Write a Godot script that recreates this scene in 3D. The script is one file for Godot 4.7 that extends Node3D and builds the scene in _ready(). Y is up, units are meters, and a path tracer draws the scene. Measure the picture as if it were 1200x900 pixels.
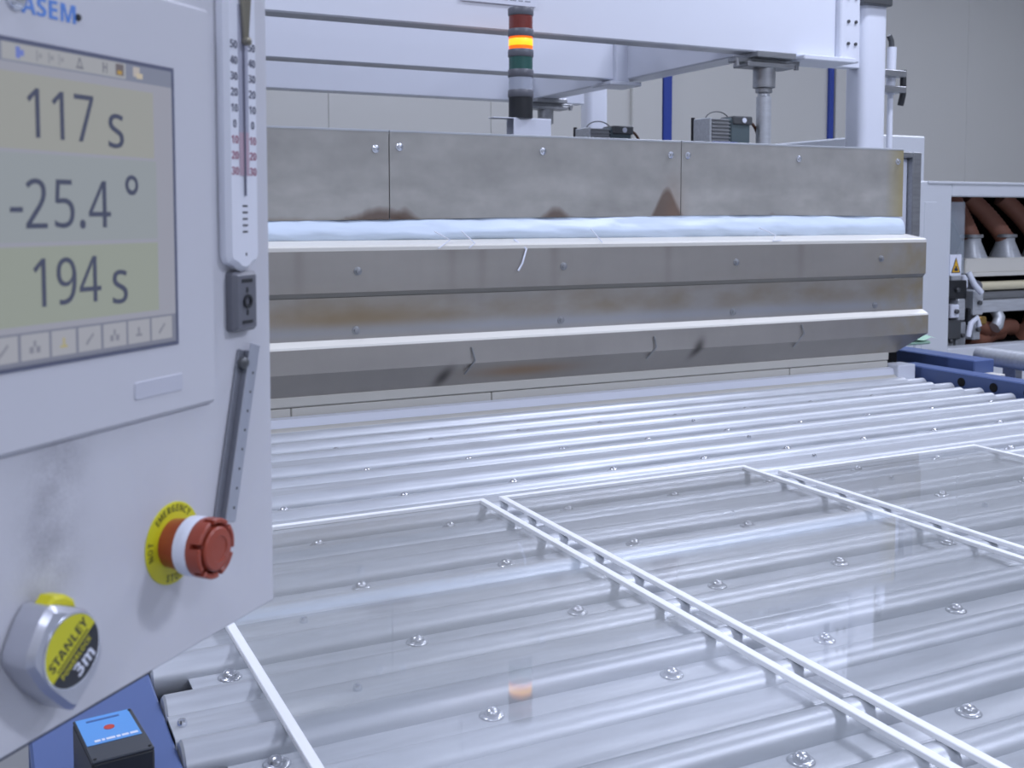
extends Node3D
# A glass toughening line: control console in front, roller conveyor with glass panes, furnace, lifting gantry, blower enclosure behind.
# The lens stands at (0, EYE, 0); the conveyor's glass plane lies at y = 0.9; x runs along the rollers, -z into the furnace.

const EYE := 1.5
const YAW := 26.2304
const PITCH := 3.5368
const FOCAL := 1262.0

var origin := {}
var taken := {}
var M := {}

# ---------------------------------------------------------------- mesh builder
class MB:
	var v := PackedVector3Array()
	var n := PackedVector3Array()
	var t := PackedVector2Array()

	func tri(a: Vector3, b: Vector3, c: Vector3, na: Vector3, nb: Vector3, nc: Vector3, ta := Vector2.ZERO, tb := Vector2.ZERO, tc := Vector2.ZERO) -> void:
		if (b - a).cross(c - a).dot(na + nb + nc) > 0.0:
			v.append_array([a, c, b]); n.append_array([na, nc, nb]); t.append_array([ta, tc, tb])
		else:
			v.append_array([a, b, c]); n.append_array([na, nb, nc]); t.append_array([ta, tb, tc])

	func quad(a: Vector3, b: Vector3, c: Vector3, d: Vector3, nn: Vector3, uv := []) -> void:
		if uv.size() == 4:
			tri(a, b, c, nn, nn, nn, uv[0], uv[1], uv[2]); tri(a, c, d, nn, nn, nn, uv[0], uv[2], uv[3])
		else:
			tri(a, b, c, nn, nn, nn); tri(a, c, d, nn, nn, nn)

	func box(c: Vector3, s: Vector3, b := 0.0, xf := Transform3D.IDENTITY) -> void:
		var h := s / 2.0
		b = minf(b, minf(h.x, minf(h.y, h.z)) * 0.95)
		var P := func(sx: float, sy: float, sz: float, k: int) -> Vector3:
			var o := Vector3(sx * (h.x - (0.0 if k == 0 else b)), sy * (h.y - (0.0 if k == 1 else b)), sz * (h.z - (0.0 if k == 2 else b)))
			return xf * (c + o)
		for k in 3:
			for s1: float in [-1.0, 1.0]:
				var nn := Vector3.ZERO
				nn[k] = s1
				var q := []
				for e in [[-1.0, -1.0], [1.0, -1.0], [1.0, 1.0], [-1.0, 1.0]]:
					var sg := Vector3.ZERO
					sg[k] = s1
					sg[(k + 1) % 3] = e[0]
					sg[(k + 2) % 3] = e[1]
					q.append(P.call(sg.x, sg.y, sg.z, k))
				quad(q[0], q[1], q[2], q[3], xf.basis * nn)
		if b <= 0.0:
			return
		for k in 3:   # edges that run along axis k
			var i := (k + 1) % 3
			var j := (k + 2) % 3
			for si: float in [-1.0, 1.0]:
				for sj: float in [-1.0, 1.0]:
					var nn := Vector3.ZERO
					nn[i] = si
					nn[j] = sj
					var a := nn
					a[k] = -1.0
					var z := nn
					z[k] = 1.0
					quad(P.call(a.x, a.y, a.z, i), P.call(z.x, z.y, z.z, i), P.call(z.x, z.y, z.z, j), P.call(a.x, a.y, a.z, j), (xf.basis * nn).normalized())
		for sx: float in [-1.0, 1.0]:
			for sy: float in [-1.0, 1.0]:
				for sz: float in [-1.0, 1.0]:
					var nn := (xf.basis * Vector3(sx, sy, sz)).normalized()
					tri(P.call(sx, sy, sz, 0), P.call(sx, sy, sz, 1), P.call(sx, sy, sz, 2), nn, nn, nn)

	# profile: array of [radius, height]; turned round the local z axis of xf
	func lathe(profile: Array, seg: int, xf := Transform3D.IDENTITY, crease := 40.0) -> void:
		var m := profile.size() - 1
		var en := []
		for i in m:
			var dr: float = profile[i + 1][0] - profile[i][0]
			var dh: float = profile[i + 1][1] - profile[i][1]
			en.append(Vector2(dh, -dr).normalized())
		for i in m:
			var n0: Vector2 = en[i]
			var n1: Vector2 = en[i]
			if i > 0 and absf(rad_to_deg(en[i].angle_to(en[i - 1]))) < crease:
				n0 = (en[i] + en[i - 1]).normalized()
			if i < m - 1 and absf(rad_to_deg(en[i].angle_to(en[i + 1]))) < crease:
				n1 = (en[i] + en[i + 1]).normalized()
			for s in seg:
				var a0 := TAU * s / seg
				var a1 := TAU * (s + 1) / seg
				var d0 := Vector3(cos(a0), sin(a0), 0)
				var d1 := Vector3(cos(a1), sin(a1), 0)
				var z := Vector3(0, 0, 1)
				var p := [d0 * profile[i][0] + z * profile[i][1], d1 * profile[i][0] + z * profile[i][1], d1 * profile[i + 1][0] + z * profile[i + 1][1], d0 * profile[i + 1][0] + z * profile[i + 1][1]]
				var q := [d0 * n0.x + z * n0.y, d1 * n0.x + z * n0.y, d1 * n1.x + z * n1.y, d0 * n1.x + z * n1.y]
				for k in 4:
					p[k] = xf * (p[k] as Vector3)
					q[k] = (xf.basis * (q[k] as Vector3)).normalized()
				if p[0] != p[1]:
					tri(p[0], p[1], p[2], q[0], q[1], q[2])
				if p[2] != p[3]:
					tri(p[0], p[2], p[3], q[0], q[2], q[3])

	func rod(a: Vector3, b: Vector3, r: float, seg := 16, bev := 0.0) -> void:
		var l := a.distance_to(b)
		var pr := [[0.0, 0.0], [r - bev, 0.0], [r, bev], [r, l - bev], [r - bev, l], [0.0, l]] if bev > 0.0 else [[0.0, 0.0], [r, 0.0], [r, l], [0.0, l]]
		lathe(pr, seg, along(a, b))

	static func along(a: Vector3, b: Vector3) -> Transform3D:
		var z := (b - a).normalized()
		var x := (Vector3.UP if absf(z.y) < 0.9 else Vector3.RIGHT).cross(z).normalized()
		return Transform3D(Basis(x, z.cross(x), z), a)

	func tube(pts: Array, r: float, seg := 8, ribs := 0.0) -> void:
		var rings := []
		var x := Vector3.ZERO
		for i in pts.size():
			var p: Vector3 = pts[i]
			var z: Vector3 = ((pts[mini(i + 1, pts.size() - 1)] as Vector3) - (pts[maxi(i - 1, 0)] as Vector3)).normalized()
			if x == Vector3.ZERO:
				x = (Vector3.UP if absf(z.y) < 0.9 else Vector3.RIGHT).cross(z).normalized()
			x = (x - z * x.dot(z)).normalized()
			var y := z.cross(x)
			var rr := r * (1.0 + (ribs if i % 2 else 0.0))
			var ring := []
			for s in seg:
				var a := TAU * s / seg
				var d := x * cos(a) + y * sin(a)
				ring.append([p + d * rr, d])
			rings.append([ring, p, z])
		for i in rings.size() - 1:
			for s in seg:
				var A: Array = rings[i][0][s]
				var B: Array = rings[i][0][(s + 1) % seg]
				var C: Array = rings[i + 1][0][(s + 1) % seg]
				var D: Array = rings[i + 1][0][s]
				tri(A[0], B[0], C[0], A[1], B[1], C[1])
				tri(A[0], C[0], D[0], A[1], C[1], D[1])
		for e in [0, rings.size() - 1]:
			var nn: Vector3 = rings[e][2] * (-1.0 if e == 0 else 1.0)
			for s in range(1, seg - 1):
				tri(rings[e][0][0][0], rings[e][0][s][0], rings[e][0][s + 1][0], nn, nn, nn)

	# outline in the local xy plane, counter-clockwise, from z0 to z1, the z1 rim bevelled by b
	func prism(o: PackedVector2Array, z0: float, z1: float, xf := Transform3D.IDENTITY, b := 0.0, smooth := 40.0) -> void:
		if Geometry2D.is_polygon_clockwise(o):
			o = o.duplicate()
			o.reverse()
		var m := o.size()
		var en := []
		for i in m:
			var d := (o[(i + 1) % m] - o[i]).normalized()
			en.append(Vector2(d.y, -d.x))
		var inset := PackedVector2Array()
		for i in m:
			var na: Vector2 = en[(i + m - 1) % m]
			var nb: Vector2 = en[i]
			var k := (na + nb) / maxf(0.25, 1.0 + na.dot(nb))
			inset.append(o[i] - k * b)
		var lo := o[0]
		var hi := o[0]
		for p in o:
			lo = lo.min(p)
			hi = hi.max(p)
		var to_uv := func(p: Vector2) -> Vector2: return Vector2((p.x - lo.x) / (hi.x - lo.x), 1.0 - (p.y - lo.y) / (hi.y - lo.y))
		var idx := Geometry2D.triangulate_polygon(o)
		for i in range(0, idx.size(), 3):
			for f in [0, 1]:
				var src := o if f == 0 else inset
				var z := z0 if f == 0 else z1
				var nn := xf.basis * Vector3(0, 0, -1 if f == 0 else 1)
				var q := []
				var u := []
				for k in 3:
					var p := src[idx[i + k]]
					q.append(xf * Vector3(p.x, p.y, z))
					u.append(to_uv.call(p) if f == 1 else Vector2.ZERO)
				tri(q[0], q[1], q[2], nn, nn, nn, u[0], u[1], u[2])
		for i in m:
			var j := (i + 1) % m
			var e: Vector2 = en[i]
			var ea: Vector2 = en[(i + m - 1) % m]
			var eb: Vector2 = en[j]
			var n0 := (e + ea).normalized() if absf(rad_to_deg(e.angle_to(ea))) < smooth else e
			var n1 := (e + eb).normalized() if absf(rad_to_deg(e.angle_to(eb))) < smooth else e
			var N0 := xf.basis * Vector3(n0.x, n0.y, 0)
			var N1 := xf.basis * Vector3(n1.x, n1.y, 0)
			var a := xf * Vector3(o[i].x, o[i].y, z0)
			var bb := xf * Vector3(o[j].x, o[j].y, z0)
			var c := xf * Vector3(o[j].x, o[j].y, z1 - b)
			var d := xf * Vector3(o[i].x, o[i].y, z1 - b)
			tri(a, bb, c, N0, N1, N1)
			tri(a, c, d, N0, N1, N0)
			if b > 0.0:
				var c2 := xf * Vector3(inset[j].x, inset[j].y, z1)
				var d2 := xf * Vector3(inset[i].x, inset[i].y, z1)
				var Z := xf.basis * Vector3(0, 0, 1)
				var B0 := (N0 + Z).normalized()
				var B1 := (N1 + Z).normalized()
				tri(d, c, c2, B0, B1, B1)
				tri(d, c2, d2, B0, B1, B0)

	func text(what: String, cap: float, xf: Transform3D, font: Font, stretch := 1.0, thick := 0.0004) -> void:
		var tm := TextMesh.new()
		tm.font = font
		tm.text = what
		tm.font_size = 48
		tm.pixel_size = 0.01
		tm.depth = 0.01
		tm.curve_step = 1.0
		var arr := tm.get_mesh_arrays()
		var k := cap / (48.0 * 0.714 * 0.01)
		var V: PackedVector3Array = arr[Mesh.ARRAY_VERTEX]
		var N: PackedVector3Array = arr[Mesh.ARRAY_NORMAL]
		var I: PackedInt32Array = arr[Mesh.ARRAY_INDEX]
		var sc := Vector3(k * stretch, k, thick / 0.01)
		for i in I:
			v.append(xf * (V[i] * sc))
			n.append((xf.basis * N[i]).normalized())
			t.append(Vector2.ZERO)

	func mesh(shift := Vector3.ZERO) -> ArrayMesh:
		var a := []
		a.resize(Mesh.ARRAY_MAX)
		if shift != Vector3.ZERO:
			for i in v.size():
				v[i] -= shift
		a[Mesh.ARRAY_VERTEX] = v
		a[Mesh.ARRAY_NORMAL] = n
		a[Mesh.ARRAY_TEX_UV] = t
		var am := ArrayMesh.new()
		am.add_surface_from_arrays(Mesh.PRIMITIVE_TRIANGLES, a)
		return am

# ---------------------------------------------------------------- scene helpers
func W(x: float, y: float, z: float) -> Vector3:      # y measured from the height of the lens
	return Vector3(x, EYE + y, z)

func numbered(called: String) -> String:
	if not taken.has(called):
		taken[called] = 0
		return called
	taken[called] += 1
	return "%s_%03d" % [called, taken[called]]

func tag(o: Node3D, label: String, category: String, group := "") -> Node3D:
	o.set_meta("label", label)
	o.set_meta("category", category)
	if group:
		o.set_meta("group", group)
	return o

func thing(called: String, label: String, category: String, at: Vector3, group := "", basis := Basis.IDENTITY) -> Node3D:
	var o := Node3D.new()
	o.name = numbered(called)
	add_child(o)
	o.transform = Transform3D(basis, at)
	origin[o] = at if basis == Basis.IDENTITY else Vector3.ZERO
	tag(o, label, category, group)
	return o

func part(called: String, mb: MB, m: Material, parent: Node3D) -> MeshInstance3D:
	var o := MeshInstance3D.new()
	o.name = called
	o.mesh = mb.mesh(origin.get(parent, Vector3.ZERO))
	o.material_override = m
	parent.add_child(o, true)
	origin[o] = origin.get(parent, Vector3.ZERO)
	return o

func shared(called: String, mesh: Mesh, m: Material, parent: Node3D, at: Vector3, basis := Basis.IDENTITY) -> MeshInstance3D:
	var o := MeshInstance3D.new()
	o.name = called
	o.mesh = mesh
	o.material_override = m
	o.transform = Transform3D(basis, at - origin.get(parent, Vector3.ZERO))
	parent.add_child(o, true)
	origin[o] = at
	return o

func struct(called: String, mb: MB, m: Material) -> MeshInstance3D:
	var o := MeshInstance3D.new()
	o.name = called
	o.mesh = mb.mesh()
	o.material_override = m
	add_child(o)
	o.set_meta("kind", "structure")
	return o

func bx(c: Vector3, s: Vector3, b := 0.0, xf := Transform3D.IDENTITY) -> MB:
	var mb := MB.new()
	mb.box(c, s, b, xf)
	return mb

func span(a: Vector3, z: Vector3, b := 0.0) -> MB:    # box between two corners
	var mb := MB.new()
	mb.box((a + z) / 2.0, (z - a).abs(), b)
	return mb

func rrect(u0: float, u1: float, v0: float, v1: float, r: float, seg := 5) -> PackedVector2Array:
	var o := PackedVector2Array()
	for c in [[u1 - r, v1 - r, 0.0], [u0 + r, v1 - r, 90.0], [u0 + r, v0 + r, 180.0], [u1 - r, v0 + r, 270.0]]:
		for i in seg + 1:
			var a: float = deg_to_rad(float(c[2]) + 90.0 * i / seg)
			o.append(Vector2(c[0] + r * cos(a), c[1] + r * sin(a)))
	return o

func mat(c: Color, rough: float, metal := 0.0, spec := 0.5) -> StandardMaterial3D:
	var m := StandardMaterial3D.new()
	m.albedo_color = c
	m.roughness = rough
	m.metallic = metal
	m.metallic_specular = spec
	return m

func rgb(r: float, g: float, b: float) -> Color:
	return Color(r / 255.0, g / 255.0, b / 255.0)

func noise(seed_: int, freq: float, oct := 3) -> FastNoiseLite:
	var f := FastNoiseLite.new()
	f.seed = seed_
	f.frequency = freq
	f.fractal_octaves = oct
	f.noise_type = FastNoiseLite.TYPE_SIMPLEX_SMOOTH
	return f

func picture(w: int, h: int, fn: Callable) -> ImageTexture:
	var im := Image.create(w, h, false, Image.FORMAT_RGB8)
	for y in h:
		for x in w:
			im.set_pixel(x, y, fn.call(float(x) / w, float(y) / h))
	return ImageTexture.create_from_image(im)

func bump(x: float, c: float, w: float) -> float:
	var d := (x - c) / w
	return exp(-d * d)

# ================================================================
func _ready() -> void:
	make_camera()
	make_light()
	make_materials()
	make_room()
	make_conveyor()
	make_panes()
	make_furnace()
	make_gantry()
	make_enclosure()
	make_outfeed()
	make_console()
	make_small_things()

func make_camera() -> void:
	var cam := Camera3D.new()
	cam.name = "camera"
	cam.position = Vector3(0, EYE, 0)
	cam.rotation = Vector3(deg_to_rad(-PITCH), deg_to_rad(-YAW), 0)
	var ca := CameraAttributesPhysical.new()
	ca.frustum_focal_length = 35.0
	ca.frustum_focus_distance = 1.9
	ca.exposure_aperture = 11.0
	cam.attributes = ca
	cam.near = 0.05
	cam.far = 60.0
	cam.set_frustum(0.05 * 900.0 / FOCAL, Vector2(0, -0.05 * 120.0 / FOCAL), 0.05, 60.0)   # the photograph's optical centre lies 120 px above its middle
	cam.current = true
	add_child(cam)

func make_light() -> void:
	var e := Environment.new()
	e.background_mode = Environment.BG_COLOR
	e.background_color = Color(0.5, 0.55, 0.62)
	e.tonemap_mode = Environment.TONE_MAPPER_LINEAR
	e.tonemap_exposure = 0.74
	e.sdfgi_enabled = true
	e.ssao_enabled = true
	e.ssil_enabled = true
	var we := WorldEnvironment.new()
	we.name = "world"
	we.environment = e
	add_child(we)

const LAMPS := [[3.9, 0.9, 19.0], [-1.2, 1.2, 8.0], [-1.2, -2.6, 12.0], [3.9, -2.6, 11.5], [7.5, 0.9, 8.0], [7.5, -4.6, 7.0], [1.2, 4.0, 8.0], [1.8, -7.5, 5.5], [4.6, -6.0, 7.0], [9.6, -5.4, 5.5]]  # the lamps near the back wall are unseen fills added to brighten it

func make_lamps() -> void:
	var glow := mat(Color(0.95, 0.97, 1.0), 0.4)
	glow.emission_enabled = true
	glow.emission = Color(0.93, 0.96, 1.0)
	glow.emission_energy_multiplier = 2.0
	var names := ["ceiling lamp over the roller conveyor beside the console", "ceiling lamp over the aisle left of the console", "ceiling lamp over the left end of the furnace", "ceiling lamp over the lifting gantry", "ceiling lamp to the right of the conveyor", "ceiling lamp over the blower enclosure", "ceiling lamp behind the operator", "added fill lamp between the gantry and the back wall", "added fill lamp over the gantry's rear beam", "added fill lamp at the far right beside the back wall"]
	for i in LAMPS.size():
		var L: Array = LAMPS[i]
		var at := Vector3(L[0], 4.9, L[1])
		var t := thing("ceiling_light", "white " + names[i], "lamp", at, "hall ceiling lamps")
		part("housing", bx(at + Vector3(0, 0.055, 0), Vector3(1.3, 0.09, 0.5), 0.01), M.white, t)
		part("diffuser", bx(at, Vector3(1.22, 0.02, 0.42), 0.004), glow, t)
		var a := AreaLight3D.new()
		a.name = "lamp_light"
		a.area_size = Vector2(1.2, 0.4)
		a.light_energy = L[2]
		a.light_color = Color(0.892, 0.914, 1.0)
		a.area_range = 40.0
		a.shadow_enabled = true
		a.position = Vector3(0, -0.03, 0)
		a.rotation.x = -PI / 2
		t.add_child(a)

func make_materials() -> void:
	M.white = mat(rgb(226, 230, 242), 0.35)
	M.frame_white = mat(rgb(228, 232, 242), 0.32)
	M.wall = mat(rgb(196, 196, 192), 0.5)
	M.wall_dark = mat(rgb(170, 172, 176), 0.6)
	M.floor = mat(rgb(186, 188, 190), 0.5)
	M.blue = mat(rgb(84, 103, 150), 0.42)
	M.blue_trim = mat(rgb(42, 66, 150), 0.5)
	M.alu = mat(rgb(202, 206, 211), 0.42, 0.45)
	M.galv = mat(rgb(196, 200, 205), 0.34, 0.2)
	M.chrome = mat(rgb(225, 228, 235), 0.18, 0.9)
	M.bolt = mat(rgb(206, 208, 212), 0.26, 0.8)
	M.lit_step_white = mat(rgb(226, 224, 216), 0.4)  # ledge and step tops whitened for the light that falls from above
	M.steel = mat(rgb(170, 172, 175), 0.4, 0.8)
	M.dark_steel = mat(rgb(96, 98, 100), 0.45, 0.6)
	M.slant_shade = mat(rgb(146, 144, 138), 0.6)  # darker tone painted for shade on the down-facing hood slant
	M.enc = mat(rgb(204, 208, 214), 0.4)
	M.black = mat(rgb(38, 40, 44), 0.45)
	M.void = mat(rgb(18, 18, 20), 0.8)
	M.grey_plastic = mat(rgb(104, 106, 114), 0.4)
	M.glass = mat(Color(0.72, 0.76, 0.76, 0.055), 0.03)
	(M.glass as StandardMaterial3D).transparency = BaseMaterial3D.TRANSPARENCY_ALPHA
	M.seam = mat(rgb(248, 250, 252), 0.4)
	M.blanket = mat(rgb(208, 222, 238), 0.4)
	M.cream = mat(rgb(206, 204, 196), 0.7)
	M.hose = mat(rgb(134, 88, 70), 0.6)
	M.yellow = mat(rgb(206, 200, 26), 0.45)
	M.red = mat(rgb(158, 70, 50), 0.32)
	M.amber_dark = mat(rgb(200, 120, 30), 0.3)
	M.ink = mat(rgb(52, 54, 62), 0.5)
	# fine streaks that run along rolled sheet and turned rollers
	var nt := NoiseTexture2D.new()
	nt.width = 512
	nt.height = 512
	nt.seamless = true
	nt.noise = noise(5, 0.02, 4)
	var ramp := Gradient.new()
	ramp.set_color(0, Color(0.9, 0.9, 0.9))
	ramp.set_color(1, Color(1, 1, 1))
	nt.color_ramp = ramp
	for k in ["alu", "galv", "steel"]:
		var m: StandardMaterial3D = M[k]
		m.albedo_texture = nt
		m.uv1_triplanar = true
		m.uv1_world_triplanar = true
		m.uv1_scale = Vector3(0.6, 5.0, 5.0)

func make_room() -> void:
	struct("floor", span(Vector3(-5.2, -0.2, -8.9), Vector3(12.2, 0.0, 6.2)), M.floor)
	struct("ceiling", span(Vector3(-5.2, 5.0, -8.9), Vector3(12.2, 5.2, 6.2)), M.white)
	struct("wall_left", span(Vector3(-5.2, 0, -8.9), Vector3(-5.0, 5.0, 6.2)), M.wall)
	struct("wall_right", span(Vector3(12.0, 0, -8.9), Vector3(12.2, 5.0, 6.2)), M.wall)
	struct("wall_front", span(Vector3(-5.0, 0, 6.0), Vector3(12.0, 5.0, 6.2)), M.wall)
	var back := struct("wall_back", span(Vector3(-5.0, 0, -8.9), Vector3(12.0, 5.0, -8.55)), M.wall)
	origin[back] = Vector3.ZERO
	var x := -4.685
	while x < 11.9:
		part("wall_panel", span(Vector3(x + 0.0015, 0, -8.56), Vector3(minf(x + 1.4435, 12.0), 5.0, -8.5), 0.003), M.wall, back)
		x += 1.445
	struct("trim_1", span(Vector3(5.747, 0, -8.5), Vector3(5.843, 5.0, -8.46), 0.005), M.blue_trim)
	struct("trim_2", span(Vector3(7.764, 0, -8.5), Vector3(7.821, 5.0, -8.46), 0.005), M.blue_trim)
	struct("trim_3", span(Vector3(5.40, 0, -8.5), Vector3(5.73, 5.0, -8.45), 0.01), M.wall)
	struct("trim_4", span(Vector3(7.843, 0, -8.5), Vector3(7.99, 5.0, -8.45), 0.01), M.wall)
	make_lamps()

# ---------------------------------------------------------------- conveyor
func bolt_z(k: int) -> float:
	return -(0.942 + 0.2616 * k)

func make_conveyor() -> void:
	var t := thing("roller_conveyor", "blue-sided roller conveyor with bright metal rollers and bolted cover plates before the furnace", "conveyor", Vector3(0.2, 0, -1.2))
	# side beams
	var lb := part("side_cover", span(W(0.035, -0.64, -2.96), W(0.188, -0.62, 0.6), 0.003), M.blue, t)
	part("side_beam", span(W(0.05, -0.86, -2.96), W(0.17, -0.64, 0.6), 0.004), M.blue, t)
	var rb := part("side_beam", span(W(3.22, -0.76, -3.09), W(3.30, -0.58, 0.6), 0.004), M.blue, t)
	for i in 10:
		var mb := MB.new()
		var c := W(3.2205, -0.613, -2.7945 + i * 0.1405)
		mb.rod(c, c - Vector3(0.004, 0, 0), 0.016, 14)
		part("hole", mb, M.void, rb)
	part("tray", span(W(0.17, -0.80, -2.96), W(3.22, -0.78, 0.6)), M.dark_steel, t)
	for z in [-2.8, -0.9, 0.5]:
		for x in [0.11, 3.26]:
			part("leg", span(Vector3(x - 0.04, 0, z - 0.04), Vector3(x + 0.04, 0.65, z + 0.04), 0.004), M.blue, t)
	# rollers
	var r := 0.03
	var y := 0.892 - r
	var roll := MB.new()
	roll.lathe([[0.0, 0.0], [r - 0.003, 0.0], [r, 0.003], [r, 2.904], [r - 0.003, 2.907], [0.021, 2.907], [0.021, 3.005], [0.019, 3.007], [0.0, 3.007]], 40, Transform3D(Basis(Vector3(0, 0, -1), Vector3(0, 1, 0), Vector3(1, 0, 0)), Vector3.ZERO))
	var rm := roll.mesh()
	for i in 22:
		shared("roller", rm, M.alu, t, Vector3(0.190, y, -2.954 + 0.1308 * i))
	# cover plates between the rollers, in turn low with bolts and high without
	var dome := MB.new()
	dome.lathe([[0.0165, -0.001], [0.0165, 0.0012], [0.0145, 0.003], [0.0105, 0.0036], [0.0098, 0.006], [0.0078, 0.0092], [0.004, 0.0112], [0.0, 0.0118]], 22, Transform3D(Basis(Vector3(1, 0, 0), Vector3(0, 0, -1), Vector3(0, 1, 0)), Vector3.ZERO), 60.0)
	var bolt := dome.mesh()
	var small := MB.new()
	small.lathe([[0.006, -0.001], [0.006, 0.004], [0.0045, 0.0075], [0.0, 0.0085]], 14, Transform3D(Basis(Vector3(1, 0, 0), Vector3(0, 0, -1), Vector3(0, 1, 0)), Vector3.ZERO))
	var screw := small.mesh()
	var along_x := Transform3D(Basis(Vector3(0, 0, 1), Vector3(0, 1, 0), Vector3(-1, 0, 0)), Vector3.ZERO)   # local x -> z, local z -> -x
	for k in range(-3, 8):
		var z := bolt_z(k)
		var ya := 0.9 - 0.034
		var A := PackedVector2Array([Vector2(z - 0.021, ya), Vector2(z + 0.0265, ya), Vector2(z + 0.0295, ya - 0.0012), Vector2(z + 0.031, ya - 0.004), Vector2(z + 0.031, ya - 0.03), Vector2(z + 0.028, ya - 0.03), Vector2(z + 0.028, ya - 0.005), Vector2(z + 0.026, ya - 0.003), Vector2(z - 0.021, ya - 0.003)])
		var pa := MB.new()
		pa.prism(A, -3.06, -0.238, along_x, 0.0, 50.0)
		var plate := part("cover_plate", pa, M.galv, t)
		for j in 11:
			shared("bolt", bolt, M.bolt, plate, Vector3(0.29 + 0.2745 * j, ya, z))
		var zb := z + 0.1465
		var yb := 0.9 - 0.019
		var B := PackedVector2Array([Vector2(zb - 0.034, yb - 0.012), Vector2(zb - 0.034, yb - 0.003), Vector2(zb - 0.033, yb - 0.001), Vector2(zb - 0.031, yb), Vector2(zb + 0.0295, yb), Vector2(zb + 0.0325, yb - 0.0012), Vector2(zb + 0.034, yb - 0.004), Vector2(zb + 0.034, yb - 0.03), Vector2(zb + 0.031, yb - 0.03), Vector2(zb + 0.031, yb - 0.005), Vector2(zb + 0.029, yb - 0.003), Vector2(zb - 0.03, yb - 0.003)])
		var pb := MB.new()
		pb.prism(B, -3.09, -0.19, along_x, 0.0, 50.0)
		var pl := part("cover_plate", pb, M.galv, t)
		for x in [0.203, 0.425, 1.9]:
			shared("screw", screw, M.chrome, pl, Vector3(x, yb, zb))

# ---------------------------------------------------------------- glass
func pane(label: String, x0: float, x1: float, zf: float, zn: float) -> void:
	var t := thing("glass_sheet", label, "glass", Vector3((x0 + x1) / 2, 0.892, (zf + zn) / 2), "clear glass panes lying on the rollers")
	var y0 := 0.892
	var y1 := 0.9
	var e := 0.0135
	var mb := MB.new()
	for y in [y0 + 0.0005, y1 - 0.0005]:
		var nn := Vector3(0, 1 if y > 0.896 else -1, 0)
		mb.quad(Vector3(x0 + e, y, zf + e), Vector3(x1 - e, y, zf + e), Vector3(x1 - e, y, zn - e), Vector3(x0 + e, y, zn - e), nn)
	part("clear_face", mb, M.glass, t)
	part("ground_edge", span(Vector3(x0, y0, zf), Vector3(x0 + e, y1, zn), 0.001), M.seam, t)
	part("ground_edge", span(Vector3(x1 - e, y0, zf), Vector3(x1, y1, zn), 0.001), M.seam, t)
	part("ground_edge", span(Vector3(x0 + e, y0, zf), Vector3(x1 - e, y1, zf + e), 0.001), M.seam, t)
	part("ground_edge", span(Vector3(x0 + e, y0, zn - e), Vector3(x1 - e, y1, zn), 0.001), M.seam, t)

func make_panes() -> void:
	pane("clear glass pane on the rollers nearest the control console", 0.3066, 0.943, -2.05, -0.2)
	pane("middle clear glass pane on the rollers between two narrow gaps", 0.9775, 1.6326, -2.05, -0.2)
	pane("clear glass pane on the rollers farthest from the console", 1.671, 2.324, -1.972, -0.2)

# ---------------------------------------------------------------- furnace
const FX0 := 0.1

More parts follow.
